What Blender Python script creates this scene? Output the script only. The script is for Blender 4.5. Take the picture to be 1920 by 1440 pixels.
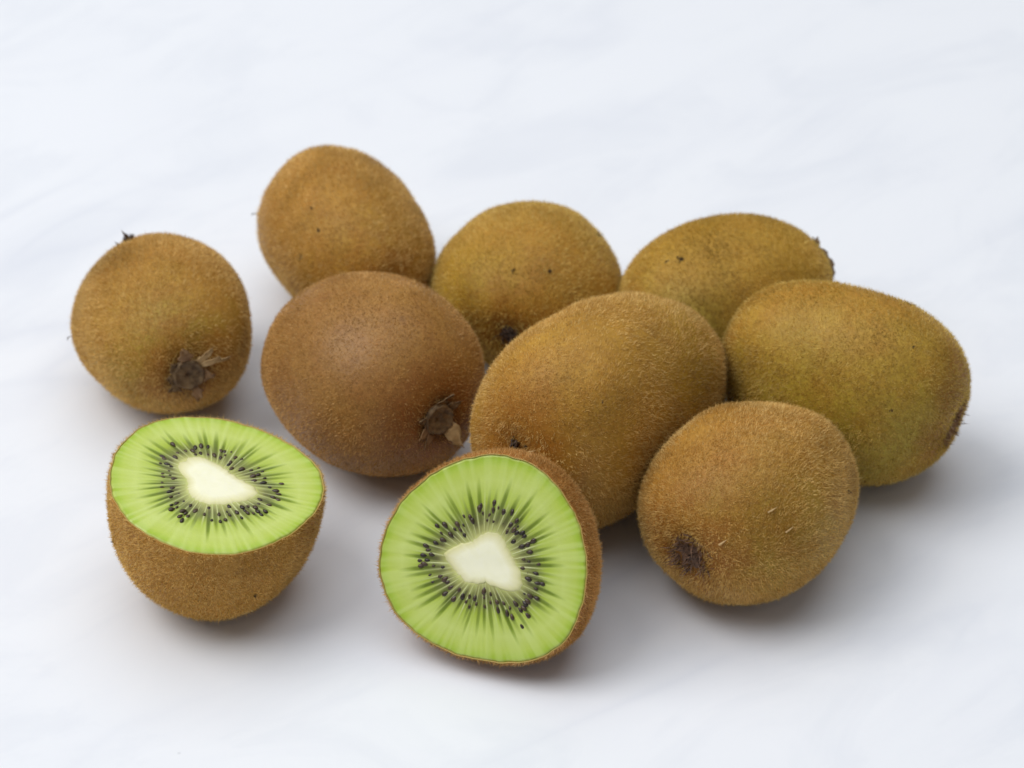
import bpy, math, random
import numpy as np
from mathutils import Vector
from mathutils.bvhtree import BVHTree

for o in list(bpy.data.objects):
    bpy.data.objects.remove(o, do_unlink=True)
sc = bpy.context.scene
COL = sc.collection
random.seed(4)
rng = np.random.default_rng(7)

# ------------------------------------------------------------------ camera
PITCH = math.radians(36.0)
DIST = 0.75
FPX = 5585.0                        # focal length in pixels of a 1920 px wide picture
fw = np.array([0, math.cos(PITCH), -math.sin(PITCH)])
rt = np.array([1.0, 0, 0])
up = np.cross(rt, fw)
CAM = np.array([0, 0, 0.02]) - fw * DIST
cam = bpy.data.cameras.new('camera')
camo = bpy.data.objects.new('camera', cam)
COL.objects.link(camo)
camo.location = CAM
camo.rotation_euler = (math.radians(90) - PITCH, 0, 0)
cam.sensor_width = 36.0
cam.lens = FPX / 1920 * 36
cam.clip_start = 0.02
cam.clip_end = 50
cam.dof.use_dof = True
cam.dof.focus_distance = 0.690
cam.dof.aperture_fstop = 17
sc.camera = camo

# ------------------------------------------------------------------ light
w = bpy.data.worlds.new('World')
sc.world = w
w.use_nodes = True
bg = w.node_tree.nodes['Background']
bg.inputs['Color'].default_value = (0.93, 0.96, 1.0, 1)
bg.inputs['Strength'].default_value = 0.22


def area_light(name, az, el, dist, size, watts, col):
    l = bpy.data.lights.new(name, 'AREA')
    l.shape = 'DISK'
    l.size = size
    l.energy = watts
    l.color = col
    o = bpy.data.objects.new(name, l)
    COL.objects.link(o)
    a, e = math.radians(az), math.radians(el)
    d = Vector((math.cos(a) * math.cos(e), math.sin(a) * math.cos(e), math.sin(e)))
    o.location = d * dist
    o.rotation_euler = d.to_track_quat('Z', 'Y').to_euler()
    return o


area_light('window_light', 186, 52, 2.4, 1.9, 32.5, (1.0, 0.985, 0.965))
area_light('overhead_fill', 120, 80, 1.8, 2.6, 24.5, (0.95, 0.975, 1.0))  # added overhead fill, no known source: brightens fruit tops, lifts table shadows

sc.view_settings.view_transform = 'Standard'
sc.view_settings.look = 'None'
sc.view_settings.exposure = 0.0
sc.view_settings.gamma = 1.0
sc.view_settings.use_curve_mapping = False
sc.cycles.use_denoising = True
sc.cycles.max_bounces = 8
sc.cycles.filter_width = 1.6


# ------------------------------------------------------------------ helpers
def ray(px):
    px = np.asarray(px, float)
    d = fw + ((px[..., 0:1] - 960) / FPX) * rt - ((px[..., 1:2] - 720) / FPX) * up
    return d / np.linalg.norm(d, axis=-1, keepdims=True)


def rotm(az, el, ro):
    az, el, ro = [math.radians(v) for v in (az, el, ro)]
    ca, sa, ce, se = math.cos(az), math.sin(az), math.cos(el), math.sin(el)
    X = np.array([ca * ce, sa * ce, se])
    Y = np.array([-sa, ca, 0])
    Z = np.cross(X, Y)
    c, s = math.cos(ro), math.sin(ro)
    return np.stack([X, c * Y + s * Z, -s * Y + c * Z], 1)


def wobble(P, seed, freq, n=10):
    """smooth pseudo noise, about -1..1, of points given in metres"""
    r = np.random.default_rng(seed)
    out = np.zeros(len(P))
    for _ in range(n):
        d = r.normal(size=3)
        d *= freq * r.uniform(0.6, 1.5) / np.linalg.norm(d)
        out += np.sin(P @ d + r.uniform(0, 6.28))
    return out / math.sqrt(n)


def mesh_obj(name, verts, faces, mat, parent=None, smooth=True, attrs=None):
    me = bpy.data.meshes.new(name)
    if isinstance(faces, np.ndarray):
        nv, nf, k = len(verts), len(faces), faces.shape[1]
        me.vertices.add(nv)
        me.vertices.foreach_set('co', np.ascontiguousarray(verts, dtype=np.float32).ravel())
        me.loops.add(nf * k)
        me.loops.foreach_set('vertex_index', np.ascontiguousarray(faces, dtype=np.int32).ravel())
        me.polygons.add(nf)
        me.polygons.foreach_set('loop_start', np.arange(0, nf * k, k, dtype=np.int32))
        me.update(calc_edges=True)
    else:
        me.from_pydata([tuple(v) for v in verts], [], faces)
        me.update()
    me.validate()
    if attrs:
        for an, av in attrs.items():
            at = me.attributes.new(an, 'FLOAT', 'POINT')
            at.data.foreach_set('value', np.ascontiguousarray(av, dtype=np.float32))
    if smooth:
        me.polygons.foreach_set('use_smooth', np.ones(len(me.polygons), dtype=bool))
    me.materials.append(mat)
    o = bpy.data.objects.new(name, me)
    COL.objects.link(o)
    if parent:
        o.parent = parent
    return o


def thing(name, label, cat, loc, group=None):
    o = bpy.data.objects.new(name, None)
    o.empty_display_size = 0.01
    COL.objects.link(o)
    o.location = loc
    o['label'] = label
    o['category'] = cat
    if group:
        o['group'] = group
    return o


# ------------------------------------------------------------------ materials
def new_mat(name):
    m = bpy.data.materials.new(name)
    m.use_nodes = True
    nt = m.node_tree
    return m, nt, nt.nodes['Principled BSDF']


def N(nt, t, **kw):
    n = nt.nodes.new(t)
    for k, v in kw.items():
        if k in n.inputs:
            n.inputs[k].default_value = v
        else:
            setattr(n, k, v)
    return n


def ramp(nt, src, stops):
    r = nt.nodes.new('ShaderNodeValToRGB')
    el = r.color_ramp.elements
    while len(el) < len(stops):
        el.new(0.5)
    for e, (p, c) in zip(el, stops):
        e.position = p
        e.color = (c, c, c, 1) if isinstance(c, (int, float)) else (*c, 1)
    nt.links.new(src, r.inputs[0])
    return r.outputs[0]


def mix(nt, fac, a, b, mode='MIX'):
    m = nt.nodes.new('ShaderNodeMix')
    m.data_type = 'RGBA'
    m.blend_type = mode
    for i, v in ((0, fac), (6, a), (7, b)):
        if hasattr(v, 'is_linked') or hasattr(v, 'links'):
            nt.links.new(v, m.inputs[i])
        elif i == 0:
            m.inputs[0].default_value = v
        else:
            m.inputs[i].default_value = (*v, 1)
    return m.outputs[2]


def mathn(nt, op, a, b=0.0):
    m = nt.nodes.new('ShaderNodeMath')
    m.operation = op
    for i, v in ((0, a), (1, b)):
        if hasattr(v, 'links'):
            nt.links.new(v, m.inputs[i])
        else:
            m.inputs[i].default_value = v
    return m.outputs[0]


def noise(nt, vec, scale, detail=3, rough=0.5, dist=0.0):
    n = N(nt, 'ShaderNodeTexNoise', Scale=scale, Detail=detail, Roughness=rough, Distortion=dist)
    nt.links.new(vec, n.inputs['Vector'])
    return n.outputs['Fac']


def mapping(nt, vec, loc=(0, 0, 0), rot=(0, 0, 0), scale=(1, 1, 1)):
    m = nt.nodes.new('ShaderNodeMapping')
    nt.links.new(vec, m.inputs['Vector'])
    m.inputs['Location'].default_value = loc
    m.inputs['Rotation'].default_value = rot
    m.inputs['Scale'].default_value = scale
    return m.outputs[0]


def marble_material():
    m, nt, b = new_mat('white_marble')
    co = N(nt, 'ShaderNodeTexCoord').outputs['Object']
    v1 = mapping(nt, mapping(nt, co, rot=(0, 0, math.radians(-36))), scale=(0.9, 1.6, 1))
    warp = noise(nt, v1, 17, 5, 0.62, 0.9)
    cloud = ramp(nt, warp, [(0.42, 0.0), (0.50, 0.12), (0.60, 0.75), (0.68, 1.0)])
    v2 = mapping(nt, mapping(nt, co, loc=(0.31, 0.12, 0), rot=(0, 0, math.radians(-42))), scale=(0.8, 2.4, 1))
    n2 = noise(nt, v2, 8, 3, 0.5, 0.7)
    vein = ramp(nt, mathn(nt, 'ABSOLUTE', mathn(nt, 'SUBTRACT', n2, 0.47)), [(0.0, 1.0), (0.035, 0.5), (0.11, 0.0)])
    gate = ramp(nt, noise(nt, co, 7, 2), [(0.44, 0.0), (0.66, 1.0)])
    veing = mathn(nt, 'MULTIPLY', vein, gate)
    c = mix(nt, mathn(nt, 'MULTIPLY', cloud, 0.5), (0.825, 0.845, 0.888), (0.735, 0.762, 0.822))
    c = mix(nt, mathn(nt, 'MULTIPLY', veing, 0.42), c, (0.66, 0.69, 0.77))
    # pin-prick inclusions
    vor = N(nt, 'ShaderNodeTexVoronoi', Scale=62.0)
    nt.links.new(co, vor.inputs['Vector'])
    pick = ramp(nt, vor.outputs['Color'], [(0.80, 0.0), (0.84, 1.0)])
    dot = ramp(nt, mathn(nt, 'ADD', vor.outputs['Distance'], mathn(nt, 'MULTIPLY', noise(nt, co, 900, 2), 0.05)), [(0.03, 1.0), (0.06, 0.0)])
    c = mix(nt, mathn(nt, 'MULTIPLY', mathn(nt, 'MULTIPLY', dot, pick), 0.55), c, (0.45, 0.46, 0.50))
    nt.links.new(c, b.inputs['Base Color'])
    b.inputs['Roughness'].default_value = 0.42
    b.inputs['Specular IOR Level'].default_value = 0.25
    bp = N(nt, 'ShaderNodeBump', Strength=0.05, Distance=0.0005)
    nt.links.new(noise(nt, co, 160, 4), bp.inputs['Height'])
    nt.links.new(bp.outputs[0], b.inputs['Normal'])
    return m


def skin_material(name, brown, olive, gdir, gthr, gamt, seed, red=0.4, spec=0.25, rough=0.5):
    """gdir: side of the fruit where the skin is greener (object space)"""
    m, nt, b = new_mat(name)
    co = N(nt, 'ShaderNodeTexCoord').outputs['Object']
    off = mapping(nt, co, loc=(seed * 0.37, seed * 0.11, seed * 0.23))
    big = noise(nt, off, 38, 3, 0.55)
    mid = noise(nt, off, 130, 4, 0.6)
    fine = noise(nt, off, 900, 3, 0.65)
    dp = N(nt, 'ShaderNodeVectorMath', operation='DOT_PRODUCT')
    nt.links.new(co, dp.inputs[0])
    g = np.array(gdir, float)
    dp.inputs[1].default_value = tuple(g / np.linalg.norm(g) / 0.025)
    gsum = mathn(nt, 'ADD', dp.outputs['Value'], mathn(nt, 'MULTIPLY', big, 1.6))
    gm = N(nt, 'ShaderNodeMapRange', interpolation_type='SMOOTHSTEP')
    nt.links.new(gsum, gm.inputs['Value'])
    gm.inputs['From Min'].default_value = gthr + 0.35
    gm.inputs['From Max'].default_value = gthr + 1.5
    gm.inputs['To Max'].default_value = gamt
    c = mix(nt, gm.outputs[0], brown, olive)
    rb = (brown[0] * 0.88, brown[1] * 0.70, brown[2] * 0.72)
    c = mix(nt, mathn(nt, 'MULTIPLY', ramp(nt, mid, [(0.42, 0.0), (0.68, 1.0)]), red), c, rb)
    dk = (brown[0] * 0.42, brown[1] * 0.36, brown[2] * 0.32)
    c = mix(nt, mathn(nt, 'MULTIPLY', ramp(nt, fine, [(0.38, 1.0), (0.56, 0.0)]), 0.30), c, dk)
    en = N(nt, 'ShaderNodeAttribute', attribute_name='endness').outputs['Fac']
    em = ramp(nt, mathn(nt, 'ADD', en, mathn(nt, 'MULTIPLY', mathn(nt, 'SUBTRACT', mid, 0.5), 0.9)), [(0.45, 0.0), (0.95, 1.0)])
    c = mix(nt, mathn(nt, 'MULTIPLY', em, 0.75), c, (brown[0] * 0.70, brown[1] * 0.50, brown[2] * 0.45))
    # scattered small dark freckles
    vor = N(nt, 'ShaderNodeTexVoronoi', Scale=150.0)
    nt.links.new(off, vor.inputs['Vector'])
    pick = ramp(nt, vor.outputs['Color'], [(0.76, 0.0), (0.82, 1.0)])
    dot = ramp(nt, vor.outputs['Distance'], [(0.06, 1.0), (0.20, 0.0)])
    c = mix(nt, mathn(nt, 'MULTIPLY', mathn(nt, 'MULTIPLY', dot, pick), 0.55), c, dk)
    blot = ramp(nt, noise(nt, off, 62, 5, 0.62, 0.4), [(0.46, 0.0), (0.66, 1.0)])
    c = mix(nt, mathn(nt, 'MULTIPLY', blot, 0.30), c, (brown[0] * 0.52, brown[1] * 0.44, brown[2] * 0.36))
    sm = N(nt, 'ShaderNodeAttribute', attribute_name='scar').outputs['Fac']
    c = mix(nt, mathn(nt, 'MULTIPLY', sm, ramp(nt, mid, [(0.25, 0.55), (0.6, 1.0)])), c, (0.07, 0.036, 0.014))
    c = mix(nt, 1.0, c, (0.86, 0.83, 0.68), 'MULTIPLY')
    nt.links.new(c, b.inputs['Base Color'])
    b.inputs['Roughness'].default_value = rough
    b.inputs['Specular IOR Level'].default_value = spec
    bp = N(nt, 'ShaderNodeBump', Strength=0.35, Distance=0.0004)
    nt.links.new(fine, bp.inputs['Height'])
    nt.links.new(bp.outputs[0], b.inputs['Normal'])
    return m


def fuzz_material(name, light, dark):
    m, nt, b = new_mat(name)
    a = N(nt, 'ShaderNodeAttribute', attribute_name='tone')
    c = mix(nt, a.outputs['Fac'], dark, light)
    h = N(nt, 'ShaderNodeAttribute', attribute_name='patch')
    c = mix(nt, h.outputs['Fac'], c, mix(nt, 1.0, c, (0.56, 0.53, 0.46), 'MULTIPLY'))
    nt.links.new(c, b.inputs['Base Color'])
    b.inputs['Roughness'].default_value = 0.5
    b.inputs['Specular IOR Level'].default_value = 0.6
    tr = nt.nodes.new('ShaderNodeBsdfTranslucent')
    nt.links.new(c, tr.inputs['Color'])
    ms = nt.nodes.new('ShaderNodeMixShader')
    ms.inputs[0].default_value = 0.34
    nt.links.new(b.outputs[0], ms.inputs[1])
    nt.links.new(tr.outputs[0], ms.inputs[2])
    nt.links.new(ms.outputs[0], nt.nodes['Material Output'].inputs['Surface'])
    return m


def dry_material(name, c1, c2, rough=0.7, scale=500):
    m, nt, b = new_mat(name)
    co = N(nt, 'ShaderNodeTexCoord').outputs['Object']
    c = mix(nt, ramp(nt, noise(nt, co, scale, 4, 0.6), [(0.35, 0.0), (0.65, 1.0)]), c1, c2)
    nt.links.new(c, b.inputs['Base Color'])
    b.inputs['Roughness'].default_value = rough
    bp = N(nt, 'ShaderNodeBump', Strength=0.5, Distance=0.0004)
    nt.links.new(noise(nt, co, scale * 2, 3), bp.inputs['Height'])
    nt.links.new(bp.outputs[0], b.inputs['Normal'])
    return m


def flesh_material():
    m, nt, b = new_mat('kiwi_flesh')
    co = N(nt, 'ShaderNodeTexCoord').outputs['Object']
    S = N(nt, 'ShaderNodeAttribute', attribute_name='depth').outputs['Fac']
    RAY = N(nt, 'ShaderNodeAttribute', attribute_name='locule').outputs['Fac']
    SEP = N(nt, 'ShaderNodeAttribute', attribute_name='septum').outputs['Fac']
    FIB = N(nt, 'ShaderNodeAttribute', attribute_name='fibre').outputs['Fac']
    c = ramp(nt, S, [(0.0, (0.66, 0.64, 0.28)), (0.05, (0.42, 0.42, 0.15)), (0.20, (0.36, 0.39, 0.11)), (0.42, (0.42, 0.54, 0.065)),
                     (0.68, (0.57, 0.67, 0.18)), (0.86, (0.50, 0.62, 0.11)), (0.95, (0.38, 0.54, 0.05)), (0.995, (0.33, 0.40, 0.05))])
    dk = ramp(nt, S, [(0.03, (0.30, 0.29, 0.11)), (0.18, (0.10, 0.10, 0.035)), (0.34, (0.085, 0.115, 0.012)), (0.50, (0.14, 0.21, 0.012)), (0.74, (0.27, 0.40, 0.02))])
    pale = ramp(nt, FIB, [(0.3, 0.0), (0.8, 1.0)])
    c = mix(nt, mathn(nt, 'MULTIPLY', pale, 0.42), c, (0.64, 0.74, 0.26))
    n1 = noise(nt, co, 130, 4)
    c = mix(nt, mathn(nt, 'MULTIPLY', ramp(nt, n1, [(0.4, 0.0), (0.7, 1.0)]), 0.22), c, (0.46, 0.58, 0.05))
    c = mix(nt, RAY, c, dk)
    c = mix(nt, SEP, c, (0.66, 0.70, 0.36))
    nt.links.new(c, b.inputs['Base Color'])
    b.inputs['Roughness'].default_value = 0.33
    b.inputs['Specular IOR Level'].default_value = 0.4
    b.inputs['Subsurface Weight'].default_value = 0.25
    b.inputs['Subsurface Radius'].default_value = (0.9, 1.0, 0.35)
    b.inputs['Subsurface Scale'].default_value = 0.00035
    bp = N(nt, 'ShaderNodeBump', Strength=0.25, Distance=0.0003)
    nt.links.new(noise(nt, co, 700, 4, 0.6), bp.inputs['Height'])
    nt.links.new(bp.outputs[0], b.inputs['Normal'])
    return m


def core_material():
    m, nt, b = new_mat('kiwi_core')
    co = N(nt, 'ShaderNodeTexCoord').outputs['Object']
    S = N(nt, 'ShaderNodeAttribute', attribute_name='depth').outputs['Fac']
    c = ramp(nt, S, [(0.0, (0.97, 0.95, 0.72)), (0.62, (0.96, 0.94, 0.70)), (0.84, (0.80, 0.77, 0.45)), (0.97, (0.60, 0.59, 0.25)), (1.0, (0.52, 0.52, 0.20))])
    c = mix(nt, mathn(nt, 'MULTIPLY', ramp(nt, noise(nt, co, 420, 4), [(0.45, 0.0), (0.75, 1.0)]), 0.22), c, (0.82, 0.80, 0.48))
    nt.links.new(c, b.inputs['Base Color'])
    b.inputs['Roughness'].default_value = 0.4
    b.inputs['Subsurface Weight'].default_value = 0.3
    b.inputs['Subsurface Radius'].default_value = (1, 1, 0.6)
    b.inputs['Subsurface Scale'].default_value = 0.001
    return m


def seed_material():
    m, nt, b = new_mat('kiwi_seed')
    oi = N(nt, 'ShaderNodeObjectInfo')
    c = mix(nt, oi.outputs['Random'], (0.018, 0.012, 0.009), (0.075, 0.045, 0.024))
    nt.links.new(c, b.inputs['Base Color'])
    b.inputs['Roughness'].default_value = 0.35
    return m


M_MARBLE = marble_material()
M_FLESH, M_CORE, M_SEED = flesh_material(), core_material(), seed_material()
M_SCAR = dry_material('stem_scar', (0.24, 0.155, 0.07), (0.11, 0.065, 0.03))
M_SEPAL = dry_material('dry_sepal', (0.34, 0.20, 0.09), (0.17, 0.09, 0.04), 0.75, 300)
M_TUFT = dry_material('dried_blossom', (0.030, 0.018, 0.012), (0.085, 0.045, 0.025), 0.65, 700)
M_TUFTB = dry_material('dried_blossom_brown', (0.075, 0.04, 0.026), (0.23, 0.125, 0.07), 0.7, 700)
M_PALE = dry_material('pale_chaff', (0.60, 0.41, 0.19), (0.38, 0.24, 0.10), 0.7)
M_RAG = dry_material('ragged_stem_end', (0.10, 0.05, 0.020), (0.36, 0.19, 0.07), 0.75, 600)
M_LIP = dry_material('cut_skin_edge', (0.42, 0.33, 0.07), (0.46, 0.29, 0.08), 0.6)

# ------------------------------------------------------------------ table
sx, t = 1.6, 0.02
tv = [(-sx, -sx, -t), (sx, -sx, -t), (sx, sx, -t), (-sx, sx, -t), (-sx, -sx, 0), (sx, -sx, 0), (sx, sx, 0), (-sx, sx, 0)]
tf = [(3, 2, 1, 0), (4, 5, 6, 7), (0, 1, 5, 4), (1, 2, 6, 5), (2, 3, 7, 6), (3, 0, 4, 7)]
table = mesh_obj('table_top', tv, tf, M_MARBLE, smooth=False)
table['kind'] = 'structure'
table['label'] = 'white marble table top with faint grey veins'


# ------------------------------------------------------------------ fuzz
def tri_faces(faces):
    return np.concatenate([faces[:, [0, 1, 2]], faces[:, [0, 2, 3]]]) if faces.shape[1] == 4 else faces


def add_fuzz(parent, V, F, axis, n, mat, seed, length=(0.0006, 0.0014), keep=None):
    """short bristles standing on the skin, one tapering blade each"""
    r = np.random.default_rng(seed)
    T = tri_faces(F)
    A, B, Cc = V[T[:, 0]], V[T[:, 1]], V[T[:, 2]]
    nr = np.cross(B - A, Cc - A)
    ar = np.linalg.norm(nr, axis=1)
    ok = ar > 1e-14
    T, A, B, Cc, nr, ar = T[ok], A[ok], B[ok], Cc[ok], nr[ok], ar[ok]
    nr = nr / ar[:, None]
    idx = r.choice(len(T), n, p=ar / ar.sum())
    u, v = r.random(n), r.random(n)
    f = u + v > 1
    u[f], v[f] = 1 - u[f], 1 - v[f]
    P = A[idx] + u[:, None] * (B - A)[idx] + v[:, None] * (Cc - A)[idx]
    nn = nr[idx]
    if keep is not None:
        k = keep(P)
        P, nn = P[k], nn[k]
    n = len(P)
    ax = np.asarray(axis)
    tg = ax - nn * (nn @ ax)[:, None]
    tg /= np.linalg.norm(tg, axis=1)[:, None] + 1e-9
    swirl = wobble(P, seed + 5, 260)[:, None]
    bt = np.cross(nn, tg)
    rd = r.normal(size=(n, 3)) * 0.45
    d = nn * r.uniform(0.5, 1.2, (n, 1)) + tg * (0.45 + 0.25 * r.normal(size=(n, 1))) + bt * swirl * 0.45 + rd
    d += nn * np.clip(0.25 - np.sum(d * nn, 1), 0, None)[:, None]
    d /= np.linalg.norm(d, axis=1)[:, None]
    ln = r.uniform(length[0], length[1], n) * np.where(r.random(n) < 0.04, 1.5, 1.0)
    wd = r.uniform(0.00005, 0.00009, n)
    side = np.cross(d, r.normal(size=(n, 3)))
    side /= np.linalg.norm(side, axis=1)[:, None] + 1e-9
    P = P - nn * 0.0001
    tip = P + d * ln[:, None]
    tip[:, 2] = np.maximum(tip[:, 2], 0.00012)
    VV = np.stack([P - side * wd[:, None], P + side * wd[:, None], tip], 1).reshape(-1, 3)
    FF = np.arange(n * 3, dtype=np.int32).reshape(-1, 3)
    tone = np.repeat(np.clip(r.normal(0.5, 0.30, n) + 0.13 * wobble(P, seed + 9, 300) + 0.14 * wobble(P, seed + 10, 2600, 16), 0, 1), 3)
    patch = np.repeat(np.clip(0.06 + 0.36 * wobble(P, seed + 50, 120) + 0.28 * wobble(P, seed + 51, 420), 0, 0.9), 3)
    o = mesh_obj('fuzz', VV, FF, mat, parent, smooth=False, attrs={'tone': tone, 'patch': patch})
    o['kind'] = 'stuff'
    o['label'] = 'fine golden brown fuzz on the skin'
    return o


# ------------------------------------------------------------------ small dry bits
def frame_of(n, hint=(0.3, 0.2, 0.9)):
    n = np.asarray(n, float) / np.linalg.norm(n)
    a = np.cross(n, hint)
    a /= np.linalg.norm(a)
    return a, np.cross(n, a), n


def spike(verts, faces, p, d, ln, r0, bend):
    """four-sided tapering spike with one bend"""
    d = d / np.linalg.norm(d)
    a, b_, _ = frame_of(d, (0.37, 0.61, 0.2))
    i0 = len(verts)
    for q, (tt, rr) in enumerate(((0, 1.0), (0.55, 0.75))):
        c = p + d * ln * tt + bend * tt * tt * ln
        for k in range(4):
            an = k * math.pi / 2
            verts.append(c + (a * math.cos(an) + b_ * math.sin(an)) * r0 * rr)
    verts.append(p + d * ln + bend * ln)
    for k in range(4):
        k2 = (k + 1) % 4
        faces.append((i0 + k, i0 + k2, i0 + 4 + k2, i0 + 4 + k))
        faces.append((i0 + 4 + k, i0 + 4 + k2, i0 + 8))
    faces.append((i0 + 3, i0 + 2, i0 + 1, i0))


def add_tuft(parent, P, n, rad, ht, count, mat, seed, name='blossom_remnant', label=None, thick=1.0):
    r = np.random.default_rng(seed)
    a, b_, n = frame_of(n)
    verts, faces = [], []
    # lumpy cushion
    nr_, ns = 5, 18
    for i in range(nr_):
        for k in range(ns):
            th = 2 * math.pi * k / ns
            q = i / (nr_ - 1)
            rr = rad * q * (1 + 0.18 * math.sin(3 * th + seed) + 0.12 * r.normal())
            h = ht * 0.35 * (1 - q ** 2) + 0.10 * ht * r.normal() - 0.0003 * q
            verts.append(P + (a * math.cos(th) + b_ * math.sin(th)) * rr + n * h)
    for i in range(nr_ - 1):
        for k in range(ns):
            k2 = (k + 1) % ns
            faces.append((i * ns + k, (i + 1) * ns + k, (i + 1) * ns + k2, i * ns + k2))
    for _ in range(count):
        th, q = r.uniform(0, 6.28), math.sqrt(r.random())
        e = a * math.cos(th) + b_ * math.sin(th)
        p0 = P + e * rad * 0.9 * q - n * 0.0002
        d = n + e * q * 0.7 + r.normal(size=3) * 0.45
        spike(verts, faces, p0, d, ht * r.uniform(0.5, 1.2), r.uniform(0.00013, 0.00032) * thick, r.normal(size=3) * 0.4)
    o = mesh_obj(name, np.array(verts), faces, mat, parent, smooth=False)
    if label:
        o['label'] = label
    return o


def add_stem_scar(parent, P, n, rad, sepals, seed, bvh):
    """recessed round scar: raised corky rim, fluted floor and a pit, with dry sepals round it"""
    r = np.random.default_rng(seed)
    a, b_, n = frame_of(n)
    prof = [(0.0, 0.0000), (0.13, 0.0001), (0.22, 0.0006), (0.45, 0.00075), (0.66, 0.0006), (0.80, 0.0012), (0.90, 0.0013), (0.98, 0.0007), (1.04, -0.0012)]
    ns = 40
    verts, faces = [], []
    w1 = [r.normal(0, 0.035) for _ in range(ns)]
    w1 = [(w1[k - 1] + w1[k] + w1[(k + 1) % ns]) / 2 for k in range(ns)]
    for i, (q, h) in enumerate(prof):
        for k in range(ns):
            th = 2 * math.pi * k / ns
            e = a * math.cos(th) + b_ * math.sin(th) * 0.92
            rr = rad * q * (1 + w1[k])
            hh = h + (0.00012 * r.normal() if q > 0.2 else 0) + 0.00022 * math.sin(th * 7 + i) * (q > 0.7)
            verts.append(P + e * rr + n * hh)
    for i in range(len(prof) - 1):
        for k in range(ns):
            k2 = (k + 1) % ns
            faces.append((i * ns + k, (i + 1) * ns + k, (i + 1) * ns + k2, i * ns + k2))
    sc_o = mesh_obj('stem_scar', np.array(verts), faces, M_SCAR, parent)
    for th, ln, wd, lift, pale in sepals:
        th = math.radians(th)
        # angles are in the picture: 0 = right, 90 = up
        e0 = rt * math.cos(th) + up * math.sin(th)
        e = e0 - n * (e0 @ n)
        e /= np.linalg.norm(e)
        s_ = np.cross(n, e)
        vs, fs = [], []
        nu, nv = 7, 5
        wj = [1 + 0.22 * r.normal() for _ in range(nu)]
        skew = r.normal(0, 0.35)
        jit = r.normal(0, 1, (nu, nv))
        for lay in (0, 1):
            for i in range(nu):
                u = i / (nu - 1)
                wv = wd * (0.75 + 0.5 * u - 1.15 * u ** 1.7) * wj[i]
                for j in range(nv):
                    v = (j / (nv - 1) - 0.5) * 2
                    h = 0.0006 + lift * (0.25 + u ** 0.8) + 0.0006 * v * v * u + 0.00025 * jit[i, j] * u
                    g = P + e * (rad * 0.93 + ln * (u + 0.10 * jit[i, j] * u)) + s_ * (wv * v * 0.5 + skew * ln * u * u)
                    sp_, sn_, _, _ = bvh.find_nearest(Vector(g))
                    vs.append(np.array(sp_) + np.array(sn_) * (h - lay * 0.00022))
        def q(l, i, j):
            return l * nu * nv + i * nv + j
        for i in range(nu - 1):
            for j in range(nv - 1):
                fs.append((q(0, i, j), q(0, i + 1, j), q(0, i + 1, j + 1), q(0, i, j + 1)))
                fs.append((q(1, i, j), q(1, i, j + 1), q(1, i + 1, j + 1), q(1, i + 1, j)))
        for i in range(nu - 1):
            fs.append((q(0, i, 0), q(1, i, 0), q(1, i + 1, 0), q(0, i + 1, 0)))
            fs.append((q(0, i, nv - 1), q(0, i + 1, nv - 1), q(1, i + 1, nv - 1), q(1, i, nv - 1)))
        for j in range(nv - 1):
            fs.append((q(0, 0, j), q(0, 0, j + 1), q(1, 0, j + 1), q(1, 0, j)))
            fs.append((q(0, nu - 1, j), q(1, nu - 1, j), q(1, nu - 1, j + 1), q(0, nu - 1, j + 1)))
        mesh_obj('sepal', np.array(vs), fs, M_PALE if pale > 1 else M_SEPAL if pale else M_SCAR, parent)
    return sc_o


def skin_hit(bvh, base, px):
    """point of the fruit's skin seen at that pixel of the photograph (in the fruit's own coordinates)"""
    d = ray(np.array(px, float))
    h = bvh.ray_cast(Vector(CAM - base), Vector(d))
    if h[0] is None:
        # just off the outline: nearest skin point to the ray
        best = None
        for s in np.linspace(0.6, 0.95, 300):
            q = bvh.find_nearest(Vector(CAM - base + d * s))
            if best is None or q[3] < best[3]:
                best = q
        h = best
    return np.array(h[0]), np.array(h[1])


def add_bits(parent, bvh, base, bits, seed):
    r = np.random.default_rng(seed)
    for (px, kind) in bits:
        p, n = skin_hit(bvh, base, px)
        if kind == 'fibre':        # a dark curled dry hair sticking out
            vs, fs = [], []
            a, b_, _ = frame_of(n)
            spike(vs, fs, p - n * 0.0002, n + a * 0.5, 0.0026, 0.00016, b_ * 0.5 + a * 0.4)
            spike(vs, fs, p + n * 0.0014, n * 0.4 - a, 0.0014, 0.00018, b_ * 0.3)
            mesh_obj('dry_fibre', np.array(vs), fs, M_TUFT, parent, smooth=False)
        elif kind == 'fleck':      # pale chaff lying on the fuzz
            a, b_, _ = frame_of(n)
            th = r.uniform(0.2, 0.9)
            d = rt * math.cos(th) + up * math.sin(th)
            d = d - n * (d @ n)
            vs, fs = [], []
            spike(vs, fs, p + n * 0.0006 - d * 0.001, d + n * 0.1, 0.0026, 0.00028, n * -0.1)
            mesh_obj('pale_fleck', np.array(vs), fs, M_PALE, parent, smooth=False)
        else:                      # small dark scab
            add_tuft(parent, p, n, 0.0007 * kind, 0.0009 * kind, 5 if kind < 2 else 12, M_TUFT, int(px[0]),
                     name='dark_speck' if kind < 2 else 'blossom_remnant', thick=1.0 if kind < 2 else 2.2)


# ------------------------------------------------------------------ whole kiwis
FUZZ_G = fuzz_material('golden_fuzz', (1.0, 0.74, 0.28), (0.50, 0.275, 0.042))
FUZZ_R = fuzz_material('russet_fuzz', (0.94, 0.61, 0.23), (0.39, 0.195, 0.036))
FUZZ_Y = fuzz_material('straw_fuzz', (1.0, 0.77, 0.24), (0.50, 0.315, 0.038))


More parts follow.
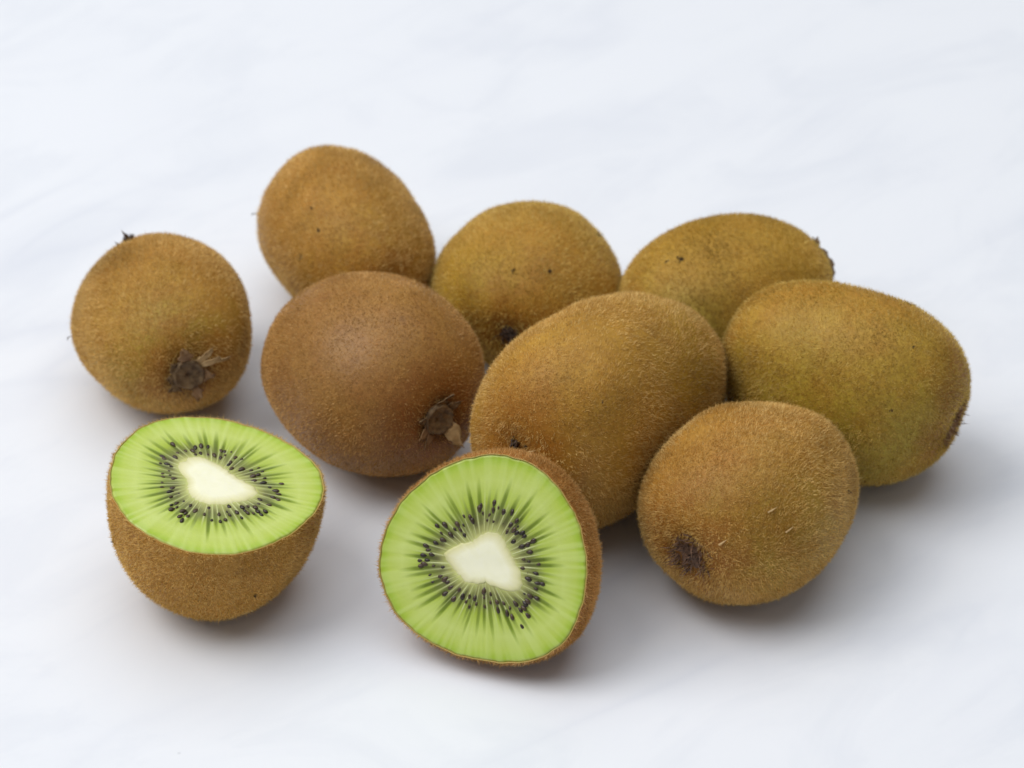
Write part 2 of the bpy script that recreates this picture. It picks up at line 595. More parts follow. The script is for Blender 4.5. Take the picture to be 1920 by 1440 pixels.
def whole_kiwi(label, which, mat, fuzz, seed, front, back=None, bits=(), nfuzz=95000, dip=(0.0019, 0.0008), fuzz_len=(0.0006, 0.0014)):
    gx, gy, az, el, ro, a, b, s, k, n = K[which]
    a, b = a * 1e-3, b * 1e-3
    R = rotm(az, el, ro)
    nt_, np_ = 90, 112
    tt, ph = np.meshgrid(np.linspace(0.0, math.pi, nt_), np.linspace(0, 2 * math.pi, np_, endpoint=False), indexing='ij')
    e = 2 / n
    x = np.sign(np.cos(tt)) * abs(np.cos(tt)) ** e
    r = abs(np.sin(tt)) ** e * (1 + k * x)
    L = np.stack([a * x, b * s * r * np.cos(ph), b / s * r * np.sin(ph)], -1).reshape(-1, 3)
    rho = np.hypot(L[:, 1], L[:, 2])
    # hollow at both ends
    L[:, 0] -= np.where(L[:, 0] > 0, dip[0] * np.exp(-(rho / 0.0062) ** 2), -dip[1] * np.exp(-(rho / 0.004) ** 2))
    D = L / np.linalg.norm(L, axis=1)[:, None]
    L += D * (0.00058 * wobble(L, seed, 100) + 0.00013 * wobble(L, seed + 1, 330))[:, None]
    # faint lengthwise ridges
    th = np.arctan2(L[:, 2], L[:, 1])
    L += D * (0.00016 * np.sin(5 * th + seed) * np.clip(rho / 0.012, 0, 1))[:, None]
    W = L @ R.T
    phi = np.degrees(np.arctan2(W @ up, W @ rt))
    num, den = np.zeros(len(W)), np.full(len(W), 0.35)
    for an, mm in LUMPS[which]:
        g_ = np.exp(-((np.mod(phi - an + 180, 360) - 180) / 13.0) ** 2)
        num += g_ * mm * 1e-3
        den += g_
    Wd = W / np.linalg.norm(W, axis=1)[:, None]
    across = Wd - np.outer(Wd @ fw, fw)
    W = W + across * (num / den * np.clip(np.sum(across * across, 1), 0, 1))[:, None]
    z0 = W[:, 2].min()
    # the soft fruit sits on a small flat
    W[:, 2] -= z0 + 0.00035
    W[:, 2] = np.where(W[:, 2] < 0.0003, 0.0003 + 0.1 * (W[:, 2] - 0.0003), W[:, 2])
    W[:, 2] -= W[:, 2].min() - 0.00012
    base = np.array([gx * 1e-3, gy * 1e-3, 0.0])
    cz = -z0
    # collapse the two pole rings to one vertex each
    i, j = np.meshgrid(np.arange(1, nt_ - 2), np.arange(np_), indexing='ij')
    j2 = (j + 1) % np_
    F = np.stack([i * np_ + j, (i + 1) * np_ + j, (i + 1) * np_ + j2, i * np_ + j2], -1).reshape(-1, 4)
    V = W[np_:(nt_ - 1) * np_]
    F = F - np_
    pole0, pole1 = W[0], W[-1]
    n0 = len(V)
    V = np.vstack([V, pole0, pole1])
    jj = np.arange(np_)
    last = n0 - np_
    caps = [(n0, int(q), int((q + 1) % np_)) for q in jj] + [(n0 + 1, int(last + (q + 1) % np_), int(last + q)) for q in jj]
    faces = [tuple(int(c) for c in f) for f in F] + caps
    root = thing('kiwi_fruit', label, 'kiwi', base, 'whole kiwis lying on the marble')
    scar = np.zeros(len(V))
    for spec_, pl in ((front, pole0), (back, pole1)):
        if spec_ is not None:
            rs_ = spec_[1] * (1.5 if spec_[0] == 'stem' else 1.35) * (1 + 0.12 * wobble(V, seed + 31, 700))
            scar = np.maximum(scar, (0.85 if spec_[0] == 'stem' else 0.55) * np.exp(-(np.linalg.norm(V - pl, axis=1) / rs_) ** 4))
    tend = np.concatenate([(np.abs(np.cos(tt)) ** 2.5).ravel()[np_:(nt_ - 1) * np_], [1, 1]])
    mesh_obj('skin', V, faces, mat, root, attrs={'endness': tend, 'scar': scar})
    bvh = BVHTree.FromPolygons([Vector(v) for v in V], faces)
    X = R[:, 0]
    ends = []
    for sgn, spec, pole in ((1, front, pole0), (-1, back, pole1)):
        if spec is None:
            continue
        kind = spec[0]
        d = X * sgn
        if kind == 'stem':
            rad, sepals = spec[1:3]
            add_stem_scar(root, pole + d * (0.0004 if len(spec) < 4 else spec[3]), d, rad, sepals, seed + 3, bvh)
            ends.append((pole, rad * 0.95))
        else:
            rad, ht, cnt, m_ = spec[1:5]
            add_tuft(root, pole - d * 0.0002, d, rad, ht, cnt, m_, seed + 4, name=spec[5] if len(spec) > 5 else 'blossom_remnant')
            ends.append((pole, rad * 0.8))

    def keep(P):
        kk = np.ones(len(P), bool)
        for c, rr in ends:
            kk &= np.linalg.norm(P - c, axis=1) > rr
        # bristles under the fruit are pressed flat by its weight
        kk &= P[:, 2] > 0.0006
        # rubbed, thinner patches
        worn = np.clip(wobble(P, seed + 40, 170) * 0.9 + 0.25 * wobble(P, seed + 41, 700) - 0.25, 0, 1)
        kk &= np.random.default_rng(seed + 42).random(len(P)) > 0.75 * worn
        return kk
    add_fuzz(root, V, F, -X, nfuzz, fuzz, seed + 20, length=fuzz_len, keep=keep)
    add_bits(root, bvh, base, bits, seed + 8)
    return root


BR = (0.52, 0.275, 0.055)
BRR = (0.40, 0.205, 0.060)
BRY = (0.53, 0.32, 0.05)
OL = (0.37, 0.30, 0.035)
OLY = (0.56, 0.46, 0.075)

K = {
 'K1': [-90.315, 24.183, -70.306, 7.335, 7.242, 28.666, 21.487, 1.052, -0.07, 2.197],
 'K2': [-44.128, 62.15, -66.282, -0.091, 16.837, 30.202, 21.643, 0.97, -0.05, 2.349],
 'K3': [-34.71, 0.177, -54.756, 5.948, -10.897, 30.232, 24.847, 1.036, 0.04, 2.2],
 'K4': [4.894, 44.945, -103.141, 2.998, -12.044, 27.086, 21.492, 1.111, 0.081, 2.063],
 'K5': [56.005, 37.638, 24.912, 4.49, 3.718, 29.076, 21.575, 1.041, -0.07, 2.004],
 'K6': [82.205, -5.954, -25.854, -6.302, 17.889, 30.867, 23.961, 0.907, 0.087, 2.371],
 'K7': [23.036, -20.46, -131.112, 10.953, 0.981, 36.024, 24.651, 0.904, 0.121, 2.575],
 'K8': [57.613, -48.926, -127.544, -1.297, 14.989, 27.981, 22.503, 1.034, 0.103, 2.179],
}
# lumps of the single fruits: (direction across the view in degrees, millimetres in or out)
LUMPS = {
 'K1': [(91, 0.01), (114, -0.32), (141, -0.37), (163, -0.16), (-177, 0.67), (-159, 0.49), (-136, -0.52), (-114, -0.45), (-91, -0.48), (-70, 0.19), (-52, 0.47), (-32, 0.39), (-10, -0.21), (11, -0.55), (34, -0.11), (53, 0.41), (74, 0.21)],
 'K2': [(101, 0.43), (119, -0.05), (138, -0.7), (159, -0.06), (173, 0.57), (-170, 0.25), (-153, -0.04), (-138, -0.53), (87, 0.22), (64, -0.13), (35, -0.39), (4, -0.17), (-13, 0.22), (-28, -0.06)],
 'K3': [(96, -0.62), (115, -0.55), (134, -0.34), (153, 0.01), (170, 0.66), (-176, 0.57), (-160, -0.34), (-140, -0.24), (-120, -0.26), (-102, -0.08), (-84, 0.08), (-67, 0.15), (-53, 0.7), (4, -0.03), (-7, -1.16), (18, 0.37), (35, 0.19), (52, 0.95), (68, 0.5), (84, -0.09)],
 'K4': [(84, 0.25), (111, -0.59), (138, -0.94), (162, 0.42), (178, 1.16), (65, 0.36), (42, 0.05), (20, -0.16), (5, -0.11), (-3, -0.03), (-128, -2.86), (-115, 0.97), (-115, 0.97)],
 'K5': [(175, -0.36), (163, 0.2), (144, 0.14), (121, 0.09), (94, 0.02), (76, -0.02), (58, -0.26), (41, -0.38), (30, -0.3), (16, 0.29)],
 'K6': [(164, 0.19), (176, -0.59), (-177, -0.42), (-177, -0.42), (-161, 0.62), (-161, 0.62), (154, 0.65), (144, 0.46), (129, 0.23), (114, -0.42), (96, -0.66), (70, -0.27), (50, -0.05), (34, -0.03), (16, 0.72), (3, 1.46), (-8, 1.02), (-23, 0.5), (-39, -0.73), (-56, -1.47), (-73, -0.43), (-82, 0.43)],
 'K7': [(81, 0.42), (100, 0.86), (123, -0.45), (148, -1.17), (168, -0.44), (-175, 0.58), (-164, 1.14), (60, -0.6), (44, -0.08), (30, 0.25), (16, 0.58), (6, -0.2), (-93, 0.27), (-86, 0.93), (-75, 0.54)],
 'K8': [(94, -0.17), (114, 0.63), (140, 0.32), (162, 0.51), (179, 0.44), (-162, -0.08), (-147, -0.33), (-132, -0.2), (-117, -0.09), (-100, 0.01), (-82, 0.0), (-58, -0.3), (-34, -0.43), (-15, -0.15), (1, 0.06), (18, 0.33), (33, 0.45), (47, 0.15), (66, -0.6), (82, -0.7)],
}
TB, TBB = M_TUFT, M_TUFTB

whole_kiwi('round kiwi standing alone, its stem scar ringed by pale dry sepals', 'K1',
           skin_material('skin_sepal_kiwi', BR, OL, (0.15, -0.8, 0.25), 0.75, 0.85, 1), FUZZ_G, 101,
           ('stem', 0.0043, [(58, 0.0046, 0.0036, 0.0017, 2), (40, 0.0052, 0.0020, 0.0022, 2), (105, 0.0036, 0.0044, 0.0012, 1), (-62, 0.0032, 0.0040, 0.0012, 1), (-10, 0.0022, 0.0036, 0.0010, 1), (150, 0.0018, 0.0036, 0.0004, 0), (-130, 0.0020, 0.0036, 0.0004, 0), (185, 0.0018, 0.0036, 0.0004, 0)]),
           ('tuft', 0.0034, 0.0042, 34, TB), [((128, 632), 'fibre'), ((143, 655), 1.0), ((238, 452), 2.3), ((222, 458), 1.5), ((205, 468), 0.8)])
whole_kiwi('plain tan kiwi farthest back, behind the reddish kiwi, no scar showing', 'K2',
           skin_material('skin_back_kiwi', BR, BRY, (0.5, -0.6, 0.2), 0.6, 0.7, 2), FUZZ_G, 202,
           ('tuft', 0.0022, 0.002, 14, TBB), ('stem', 0.0036, [(0, 0.002, 0.003, 0.0005, 1)]),
           [((476, 400), 'fibre'), ((500, 492), 1.1), ((597, 432), 1.0), ((583, 390), 0.7), ((565, 482), 0.8)])
whole_kiwi('reddish brown kiwi with a dark stem scar and one pale sepal flap', 'K3',
           skin_material('skin_reddish_kiwi', BRR, BR, (0.3, 0.1, 0.2), 0.9, 0.5, 3, 0.4, 0.36, 0.45), FUZZ_R, 303,
           ('stem', 0.0043, [(-38, 0.0046, 0.0056, 0.0018, 2), (205, 0.003, 0.003, 0.0006, 1), (165, 0.0025, 0.003, 0.0004, 0), (100, 0.0026, 0.0034, 0.0004, 0), (245, 0.0034, 0.0028, 0.0006, 1), (40, 0.003, 0.003, 0.0004, 0)]),
           ('tuft', 0.0022, 0.002, 12, TB), [], nfuzz=85000, fuzz_len=(0.0005, 0.0010))
whole_kiwi('golden brown kiwi between the two other back kiwis, black blossom tip turned down', 'K4',
           skin_material('skin_golden_kiwi', (0.50, 0.27, 0.045), (0.54, 0.38, 0.04), (-0.7, -0.5, -0.1), 0.35, 0.85, 4), FUZZ_Y, 404,
           ('tuft', 0.0034, 0.0024, 30, TB), ('stem', 0.0036, [(30, 0.002, 0.003, 0.0005, 1)]),
           [((1121, 442), 1.2), ((962, 508), 0.9), ((1030, 508), 1.1)])
whole_kiwi('olive tinged kiwi at the back with its stem knob sticking out', 'K5',
           skin_material('skin_olive_back_kiwi', BRY, (0.50, 0.44, 0.10), (-0.35, -0.75, -0.2), 0.3, 0.95, 5), FUZZ_Y, 505,
           ('stem', 0.0050, [(100, 0.0026, 0.0042, 0.0014, 0), (125, 0.0026, 0.003, 0.0012, 0), (70, 0.0022, 0.0036, 0.0014, 0), (-50, 0.002, 0.004, 0.0010, 1), (-90, 0.002, 0.004, 0.0010, 0), (180, 0.002, 0.004, 0.0008, 1)], 0.0014),
           ('tuft', 0.0022, 0.002, 12, TB), [((1258, 432), 1.2), ((1278, 486), 1.3), ((1250, 490), 0.7)])
whole_kiwi('large olive green kiwi at the end of the heap, stem hollow facing outward', 'K6',
           skin_material('skin_olive_kiwi', (0.52, 0.29, 0.05), OLY, (-0.25, -0.7, -0.05), 0.25, 0.9, 6), FUZZ_Y, 606,
           ('tuft', 0.0068, 0.0021, 280, M_RAG, 'stem_end'),
           ('tuft', 0.0022, 0.002, 12, TB), [((1706, 566), 1.0), ((1672, 768), 0.6), ((1712, 650), 0.5)], dip=(0.0022, 0.0008))
whole_kiwi('largest golden kiwi in the middle, small black blossom nub above the cut half', 'K7',
           skin_material('skin_middle_kiwi', (0.55, 0.31, 0.055), (0.48, 0.32, 0.03), (0.5, 0.1, -0.05), 0.3, 0.8, 7, 0.3), FUZZ_G, 707,
           None, ('stem', 0.004, [(30, 0.002, 0.003, 0.0005, 1)]),
           [((965, 831), 2.3), ((985, 838), 1.0), ((998, 845), 'fleck'), ((1130, 755), 0.5)], nfuzz=120000)
whole_kiwi('brown kiwi at the front with a rough dark blossom end and pale flecks', 'K8',
           skin_material('skin_front_kiwi', (0.50, 0.265, 0.055), OL, (0.3, -0.7, 0.1), 0.7, 0.6, 8, 0.5), FUZZ_G, 808,
           ('tuft', 0.0054, 0.0028, 190, TBB), ('stem', 0.004, [(30, 0.002, 0.003, 0.0005, 1)]),
           [((1355, 1016), 'fleck'), ((1477, 993), 'fleck'), ((1445, 957), 'fleck'), ((1590, 918), 0.9)], nfuzz=105000)


# ------------------------------------------------------------------ cut halves
def periodic(th, ro, q):
    """smooth closed curve through (angle, radius) samples, read at angles q"""
    o = np.argsort(th)
    th, ro = th[o], ro[o]
    tx = np.concatenate([th - 2 * math.pi, th, th + 2 * math.pi])
    rx = np.concatenate([ro, ro, ro])
    g = np.linspace(-math.pi, math.pi, 720, endpoint=False)
    rg = np.interp(g, tx, rx)
    f = np.fft.rfft(rg)
    kk = np.arange(len(f))
    f *= np.exp(-(kk / 11.0) ** 2)
    rg = np.fft.irfft(f, 720)
    return np.interp(np.mod(q + math.pi, 2 * math.pi) - math.pi, np.append(g, math.pi), np.append(rg, rg[0]))


SEED_MESH = None


def seed_mesh():
    """teardrop seed, pointed end at -x, 1 unit long"""
    vs, fs = [], []
    prof = [(-0.5, 0.0), (-0.42, 0.10), (-0.2, 0.23), (0.08, 0.31), (0.32, 0.26), (0.46, 0.12), (0.5, 0.0)]
    ns = 8
    vs.append((prof[0][0], 0, 0))
    for x, r in prof[1:-1]:
        for k in range(ns):
            th = 2 * math.pi * k / ns
            vs.append((x, r * math.cos(th), 0.75 * r * math.sin(th)))
    vs.append((prof[-1][0], 0, 0))
    m = len(prof) - 2
    for k in range(ns):
        k2 = (k + 1) % ns
        fs.append((0, 1 + k2, 1 + k))
        for i in range(m - 1):
            fs.append((1 + i * ns + k, 1 + i * ns + k2, 1 + (i + 1) * ns + k2, 1 + (i + 1) * ns + k))
        fs.append((1 + (m - 1) * ns + k, 1 + (m - 1) * ns + k2, 1 + m * ns))
    me = bpy.data.meshes.new('seed')
    me.from_pydata(vs, [], fs)
    me.polygons.foreach_set('use_smooth', np.ones(len(me.polygons), dtype=bool))
    me.materials.append(M_SEED)
    return me


def half_kiwi(label, p, face_px, core_px, seeds_px, mat, fuzz, seed, bits=(), nfuzz=60000, seed_len=0.0018):
    global SEED_MESH
    if SEED_MESH is None:
        SEED_MESH = seed_mesh()
    r = np.random.default_rng(seed)
    gx, gy, az, el, ro, a, b, s, k, n = p
    a *= 1e-3
    b *= 1e-3
    R = rotm(az, el, ro)
    X, Y, Z = R[:, 0], R[:, 1], R[:, 2]
    nf = -X
    e = 2 / n
    nt_, np_ = 56, 144
    tt, ph = np.meshgrid(np.linspace(0.0, math.pi / 2, nt_), np.linspace(0, 2 * math.pi, np_, endpoint=False), indexing='ij')
    base = np.array([gx, gy, 0.0]) * 1e-3
    cz = b
    for _ in range(6):      # height of the cut face follows from the round end resting on the table
        c = np.array([0, 0, cz])

        def plane(px):
            d = ray(np.array(px, float))
            t_ = ((c + base - CAM) @ nf) / (d @ nf)
            q = CAM + d * t_[:, None] - c - base
            return np.stack([q @ Y, q @ Z], -1)
        fo = plane(face_px)
        outline = lambda q: periodic(np.arctan2(fo[:, 1], fo[:, 0]), np.hypot(fo[:, 0], fo[:, 1]), q) + 0.00007 * (np.sin(11 * q + seed) + np.sin(17 * q + 2) + 0.8 * np.sin(29 * q + 1) + 0.6 * np.sin(43 * q))
        rr = outline(ph) * np.sin(tt) ** e * (1 + k * np.cos(tt) ** e)
        L = np.stack([a * np.cos(tt) ** e, rr * np.cos(ph), rr * np.sin(ph)], -1).reshape(-1, 3)
        W = L @ R.T
        cz = -W[:, 2].min() + 0.0001
    c = np.array([0, 0, cz])
    D = L / np.linalg.norm(L, axis=1)[:, None]
    L += D * (0.00025 * wobble(L, seed, 130) * np.clip(L[:, 0] / 0.006, 0, 1))[:, None]
    W = L @ R.T + c
    W[:, 2] = np.maximum(W[:, 2], 0.0001)
    root = thing('kiwi_half', label, 'kiwi half', base, 'cut kiwi halves')

    # skin: outer shell, rolled over a thin cut edge into the fruit
    q1 = np.linspace(0, 2 * math.pi, np_, endpoint=False)
    ro_ = outline(q1)
    lips = []
    for dx, dr in ((-0.00008, -0.00012), (-0.00002, -0.00030), (0.003, -0.0005)):
        l_ = np.stack([np.full(np_, dx), (ro_ + dr) * np.cos(q1), (ro_ + dr) * np.sin(q1)], -1)
        lips.append(l_ @ R.T + c)
    V = np.vstack([W[np_:]] + lips + [W[0:1]])
    rows = nt_ - 1 + len(lips)
    i, j = np.meshgrid(np.arange(rows - 1), np.arange(np_), indexing='ij')
    j2 = (j + 1) % np_
    F = np.stack([i * np_ + j, (i + 1) * np_ + j, (i + 1) * np_ + j2, i * np_ + j2], -1).reshape(-1, 4)
    nV = len(V) - 1
    faces = [tuple(int(v) for v in f) for f in F] + [(nV, int(q), int((q + 1) % np_)) for q in range(np_)]
    skin = mesh_obj('skin', V, faces, mat, root)
    skin.data.materials.append(M_LIP)
    mi = np.zeros(len(skin.data.polygons), dtype=np.int32)
    mi[(nt_ - 2) * np_:(rows - 1) * np_] = 1
    skin.data.polygons.foreach_set('material_index', mi)
    shellF = F[:(nt_ - 2) * np_]
    bvh = BVHTree.FromPolygons([Vector(v) for v in V], faces)
    add_fuzz(root, V, shellF, -X, nfuzz, fuzz, seed + 20, keep=lambda P: P[:, 2] > 0.0006)

    # flesh: polar sheet between the core and the skin, closed underneath
    co_ = plane(core_px)
    cc = co_.mean(0)
    cth, crr = np.arctan2(*(co_ - cc).T[::-1]), np.hypot(*(co_ - cc).T)
    nth, nrr = 720, 96
    q = np.linspace(-math.pi, math.pi, nth, endpoint=False)
    rc = periodic(cth, crr, q)
    fth, frr = np.arctan2(*(fo - cc).T[::-1]), np.hypot(*(fo - cc).T)
    # outline measured from the core's centre
    qq = np.linspace(-math.pi, math.pi, 2880, endpoint=False)
    ol = outline(qq)
    op = np.stack([ol * np.cos(qq), ol * np.sin(qq)], -1) - cc
    oth, orr = np.arctan2(op[:, 1], op[:, 0]), np.hypot(op[:, 0], op[:, 1])
    o_ = np.argsort(oth)
    rs = np.interp(q, oth[o_], orr[o_], period=2 * math.pi) - 0.00030
    S, Q = np.meshgrid(np.linspace(0, 1, nrr), q, indexing='ij')
    rad = rc * 0.80 + (rs - rc * 0.80) * S
    dep = (rad - rc) / (rs - rc)
    # locules: dark radial chambers, between pale septa
    nl = 47
    la = np.linspace(-math.pi, math.pi, nl, endpoint=False) + r.normal(0, 0.028, nl)
    loc = np.zeros_like(rad)
    sep = np.zeros_like(rad)
    jag = 0.010 * wobble(np.stack([rad.ravel() * 0.3, Q.ravel() * 0.02, Q.ravel() * 0], -1), seed + 2, 900).reshape(rad.shape)
    for kx, l in enumerate(la):
        dq = np.mod(Q - l + jag + math.pi, 2 * math.pi) - math.pi
        wd = r.uniform(0.054, 0.070)
        s1 = r.uniform(0.58, 0.82)
        st = r.uniform(0.6, 1.0)
        wrel = wd * np.clip(1.0 - 0.80 * np.clip(dep, 0, 1) / s1, 0.12, 1)
        m_ = np.exp(-np.abs(dq / wrel) ** 4.5) * np.clip((dep - 0.02) / 0.12, 0, 1) * np.clip((s1 - dep) / 0.24, 0, 1)
        loc = np.maximum(loc, st * m_)
        nx = la[(kx + 1) % nl] + (2 * math.pi if kx == nl - 1 else 0)
        mid_ = (l + nx) / 2 + r.normal(0, 0.006)
        dq2 = np.mod(Q - mid_ + jag + math.pi, 2 * math.pi) - math.pi
        sw = r.uniform(0.007, 0.013)
        s2 = r.uniform(0.36, 0.62)
        ms = np.exp(-(dq2 / sw) ** 2) * np.clip((dep - 0.0) / 0.05, 0, 1) * np.clip((s2 - dep) / 0.25, 0, 1)
        sep = np.maximum(sep, r.uniform(0.35, 0.9) * ms)
    # the seed zone is a darker, greyer band
    band = np.exp(-((dep - 0.24) / 0.13) ** 2) * 0.62
    loc = np.clip(np.maximum(loc * 0.96, band * (1 - sep)), 0, 1)
    fib = 0.5 + 0.30 * wobble(np.stack([np.cos(Q.ravel()) * 0.022, np.sin(Q.ravel()) * 0.022, dep.ravel() * 0.0011], -1), seed + 3, 4200, 30).reshape(rad.shape)
    # relief: edge rounds over, chambers sink, septa stand a little proud
    hgt = 0.00018 - 0.00035 * np.clip((dep - 0.97) / 0.03, 0, 1) ** 2 - 0.00013 * loc + 0.00006 * sep
    hgt += 0.00010 * wobble(np.stack([rad.ravel() * np.cos(Q.ravel()), rad.ravel() * np.sin(Q.ravel()), 0 * Q.ravel()], -1), seed + 6, 500).reshape(rad.shape)
    hgt += 0.0012 * np.clip(1 - dep, 0, 1) * 0.25 + 0.00005 * (fib - 0.5)
    u_, v_ = cc[0] + rad * np.cos(Q), cc[1] + rad * np.sin(Q)
    FV = (np.stack([-hgt, u_, v_], -1).reshape(-1, 3)) @ R.T + c
    # closing body inside the skin
    extra = []
    for f_ in (0.30, 0.60, 0.85):
        x_ = a * f_ * 0.93
        sc_ = (1 - f_ ** n) ** (1 / n) * 0.95
        extra.append(np.stack([np.full(nth, x_), (cc[0] + rs * np.cos(q)) * sc_, (cc[1] + rs * np.sin(q)) * sc_], -1) @ R.T + c)
    FV = np.vstack([FV] + extra)
    rows = nrr + len(extra)
    i, j = np.meshgrid(np.arange(rows - 1), np.arange(nth), indexing='ij')
    j2 = (j + 1) % nth
    FF = np.stack([i * nth + j, (i + 1) * nth + j, (i + 1) * nth + j2, i * nth + j2], -1).reshape(-1, 4)
    pad = lambda A_, v0: np.concatenate([A_.ravel(), np.full(nth * len(extra), v0)])
    flesh = mesh_obj('flesh', FV, FF[:, ::-1].copy(), M_FLESH, root,
                     attrs={'depth': pad(dep, 0.9), 'locule': pad(loc, 0), 'septum': pad(sep, 0), 'fibre': pad(fib, 0.5)})

    # core: pale column showing as a slightly domed island
    nc = 26
    S2, Q2 = np.meshgrid(np.linspace(0, 1, nc), q[::4], indexing='ij')
    rcc = periodic(cth, crr, q[::4])
    jit = 1 + 0.022 * wobble(np.stack([np.cos(q[::4]) * 0.01, np.sin(q[::4]) * 0.01, 0 * q[::4]], -1), seed + 12, 1500) + 0.02 * wobble(np.stack([np.cos(q[::4]) * 0.01, np.sin(q[::4]) * 0.01, 0 * q[::4]], -1), seed + 14, 4500)
    rad2 = rcc * jit * 1.10 * S2
    h2 = 0.00074 - 0.00022 * S2 ** 4 - 0.0005 * np.clip((S2 - 0.95) / 0.05, 0, 1)
    h2 += 0.00006 * wobble(np.stack([rad2.ravel() * np.cos(Q2.ravel()), rad2.ravel() * np.sin(Q2.ravel()), 0 * Q2.ravel()], -1), seed + 13, 900).reshape(rad2.shape)
    CV = np.stack([-h2, cc[0] + rad2 * np.cos(Q2), cc[1] + rad2 * np.sin(Q2)], -1).reshape(-1, 3) @ R.T + c
    m2 = nth // 4
    skirt = np.stack([np.full(m2, 0.004), cc[0] + rcc * 0.9 * np.cos(q[::4]), cc[1] + rcc * 0.9 * np.sin(q[::4])], -1) @ R.T + c
    CV = np.vstack([CV, skirt])
    i, j = np.meshgrid(np.arange(nc), np.arange(m2), indexing='ij')
    j2 = (j + 1) % m2
    CF = np.stack([i * m2 + j, i * m2 + j2, (i + 1) * m2 + j2, (i + 1) * m2 + j], -1).reshape(-1, 4)[:, ::-1].copy()
    mesh_obj('core', CV, CF, M_CORE, flesh, attrs={'depth': np.concatenate([S2.ravel(), np.ones(m2)])})

    # seeds
    sp = [(u, v, 1.0) for u, v in plane(seeds_px)]
    # smaller ones between them, just breaking the cut surface
    tries = 0
    while tries < 400 and len(sp) < len(seeds_px) + 30:
        tries += 1
        th = r.uniform(-math.pi, math.pi)
        r0, r1 = periodic(cth, crr, np.array([th]))[0], np.interp(th, q, rs)
        rr_ = r0 + (r1 - r0) * r.uniform(0.13, 0.36)
        u, v = cc[0] + rr_ * math.cos(th), cc[1] + rr_ * math.sin(th)
        if min(math.hypot(u - a_[0], v - a_[1]) for a_ in sp) > 0.0013:
            sp.append((u, v, 0.66))
    for (u, v, sz) in sp:
        d = np.array([u, v]) - cc
        th = math.atan2(d[1], d[0]) + r.normal(0, 0.16)
        o = bpy.data.objects.new('seed', SEED_MESH)
        COL.objects.link(o)
        ln = seed_len * sz * r.uniform(0.80, 1.10)
        ex = Y * math.cos(th) + Z * math.sin(th)
        tip = r.normal(0, 0.12)
        ex = ex * math.cos(tip) + nf * math.sin(tip)
        ey = np.cross(nf, ex)
        ey /= np.linalg.norm(ey)
        ez = np.cross(ex, ey)
        pos = c + Y * u + Z * v + nf * r.uniform(0.00018, 0.00042)
        from mathutils import Matrix
        wfac = r.uniform(0.85, 1.1)
        Mx = Matrix(((ex[0] * ln, ey[0] * ln * wfac, ez[0] * ln, pos[0]), (ex[1] * ln, ey[1] * ln * wfac, ez[1] * ln, pos[1]),
                     (ex[2] * ln, ey[2] * ln * wfac, ez[2] * ln, pos[2]), (0, 0, 0, 1)))
        o.parent = flesh
        o.matrix_local = Mx
    add_bits(root, bvh, base, bits, seed + 8)
    return root


def from_crop(pts, ox, oy, s):
    return [(ox + x / s, oy + y / s) for x, y in pts]


H1_FACE = [(350, 782), (300, 785), (250, 810), (215, 855), (206, 900), (215, 940), (250, 985), (310, 1020), (380, 1040), (440, 1040), (510, 1020), (560, 990), (600, 945), (609, 915), (600, 880), (570, 850), (520, 820), (450, 793), (400, 783)]
H2_FACE = [(940, 852), (880, 858), (810, 890), (750, 945), (720, 1000), (710, 1050), (715, 1100), (740, 1150), (790, 1195), (850, 1225), (920, 1240), (980, 1243), (1020, 1235), (1060, 1205), (1085, 1160), (1098, 1100), (1100, 1040), (1085, 980), (1060, 930), (1020, 885), (980, 860)]
H1_CORE = from_crop([(545, 375), (600, 350), (680, 350), (750, 385), (810, 410), (850, 450), (930, 500), (1000, 530), (1040, 555), (1030, 590), (980, 610), (900, 620), (830, 640), (760, 640), (680, 630), (620, 600), (590, 560), (600, 510), (590, 470), (545, 430), (525, 395)], 180, 760, 3.43)
H2_CORE = from_crop([(485, 690), (520, 660), (570, 640), (640, 630), (680, 590), (720, 565), (780, 560), (820, 590), (840, 650), (880, 720), (920, 790), (930, 840), (920, 890), (890, 905), (840, 890), (780, 860), (720, 840), (650, 850), (600, 840), (560, 800), (540, 750), (500, 720)], 680, 820, 3.131)
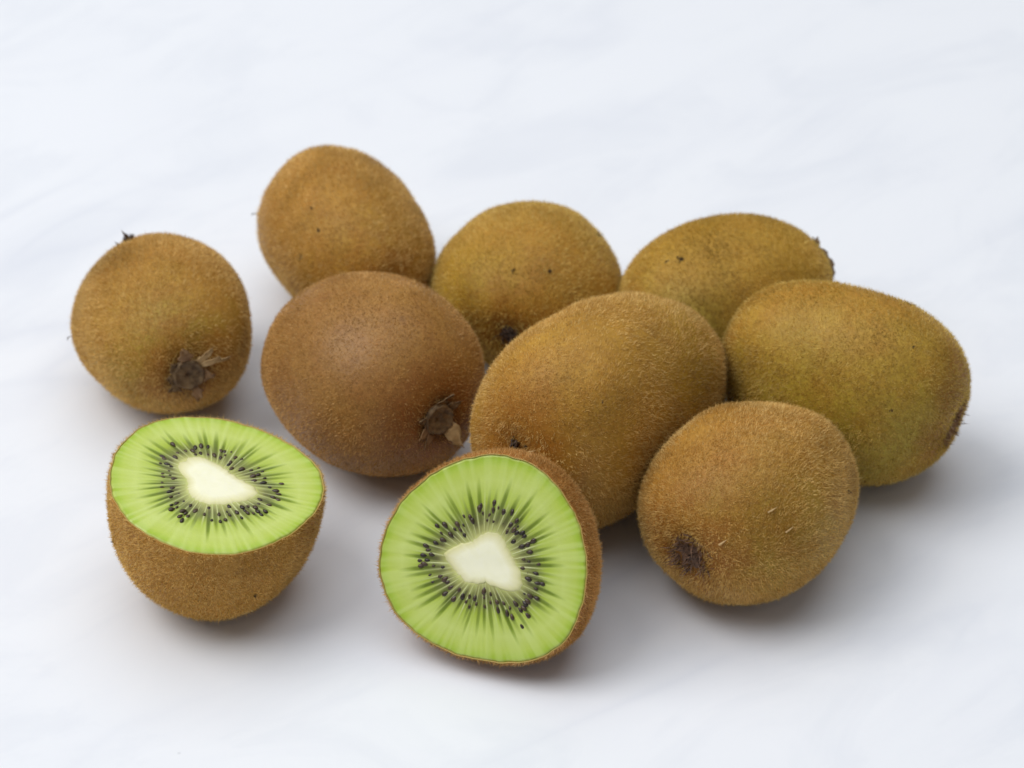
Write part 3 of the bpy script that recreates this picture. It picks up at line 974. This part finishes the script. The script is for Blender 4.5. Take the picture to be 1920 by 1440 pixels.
H1_SEEDS = from_crop([(495, 260), (425, 335), (455, 385), (440, 352), (510, 345), (575, 300), (622, 302), (638, 280), (675, 272), (720, 275), (672, 318), (640, 327), (803, 300), (826, 308), (760, 330), (800, 345), (865, 375), (895, 345), (870, 415), (935, 420), (850, 390), (1040, 455), (1015, 492), (1075, 505), (1005, 462), (1190, 512), (1172, 580), (1050, 612), (1165, 612), (1110, 648), (1135, 600), (1038, 688), (1062, 708), (1088, 690), (1022, 662), (938, 662), (972, 698), (905, 695), (855, 660), (790, 708), (830, 742), (798, 752), (725, 665), (640, 685), (608, 650), (560, 688), (592, 717), (553, 748), (578, 700), (520, 635), (485, 597), (503, 480), (493, 540), (478, 565), (487, 677), (540, 718), (955, 682), (1155, 558)], 180, 760, 3.43)
H2_SEEDS = from_crop([(440, 520), (487, 513), (520, 572), (560, 510), (603, 577), (648, 490), (634, 470), (688, 420), (700, 402), (735, 490), (775, 385), (770, 428), (830, 440), (880, 440), (906, 490), (872, 512), (850, 555), (890, 545), (908, 560), (950, 580), (938, 560), (885, 612), (968, 632), (982, 672), (1002, 608), (935, 640), (938, 766), (1018, 796), (1030, 855), (1055, 858), (975, 830), (1022, 942), (985, 930), (955, 975), (970, 962), (900, 975), (928, 1012), (972, 1045), (945, 1000), (938, 1110), (880, 1052), (850, 1030), (790, 965), (797, 1012), (662, 942), (630, 930), (715, 900), (590, 932), (540, 945), (490, 915), (572, 890), (520, 880), (486, 832), (458, 815), (505, 848), (410, 687), (375, 635), (432, 620), (360, 690), (350, 752), (382, 720), (366, 742), (342, 722), (475, 602), (388, 660)], 680, 820, 3.131)

half_kiwi('cut kiwi half standing on its rounded end, green face turned up', [-69.209, -57.183, 12.014, -97.204, -9.185, 31.0, 25.828, 1.035, 0.0, 2.5],
          H1_FACE, H1_CORE, H1_SEEDS, skin_material('skin_upright_half', (0.52, 0.275, 0.055), BR, (0, -1, 0), 0.5, 0.4, 9, 0.35), FUZZ_G, 909,
          [((480, 1115), 0.9), ((212, 1015), 1.0), ((573, 872), 0.9)])
half_kiwi('cut kiwi half lying on its side, green face and heart-shaped core turned outward', [-5.9, -76.6, 68.0, -28.5, 64.496, 26.8, 25.194, 0.981, 0.05, 2.35],
          H2_FACE, H2_CORE, H2_SEEDS, skin_material('skin_leaning_half', (0.52, 0.235, 0.06), BR, (0, -1, 0), 0.5, 0.3, 10, 0.5), FUZZ_R, 1010,
          [])
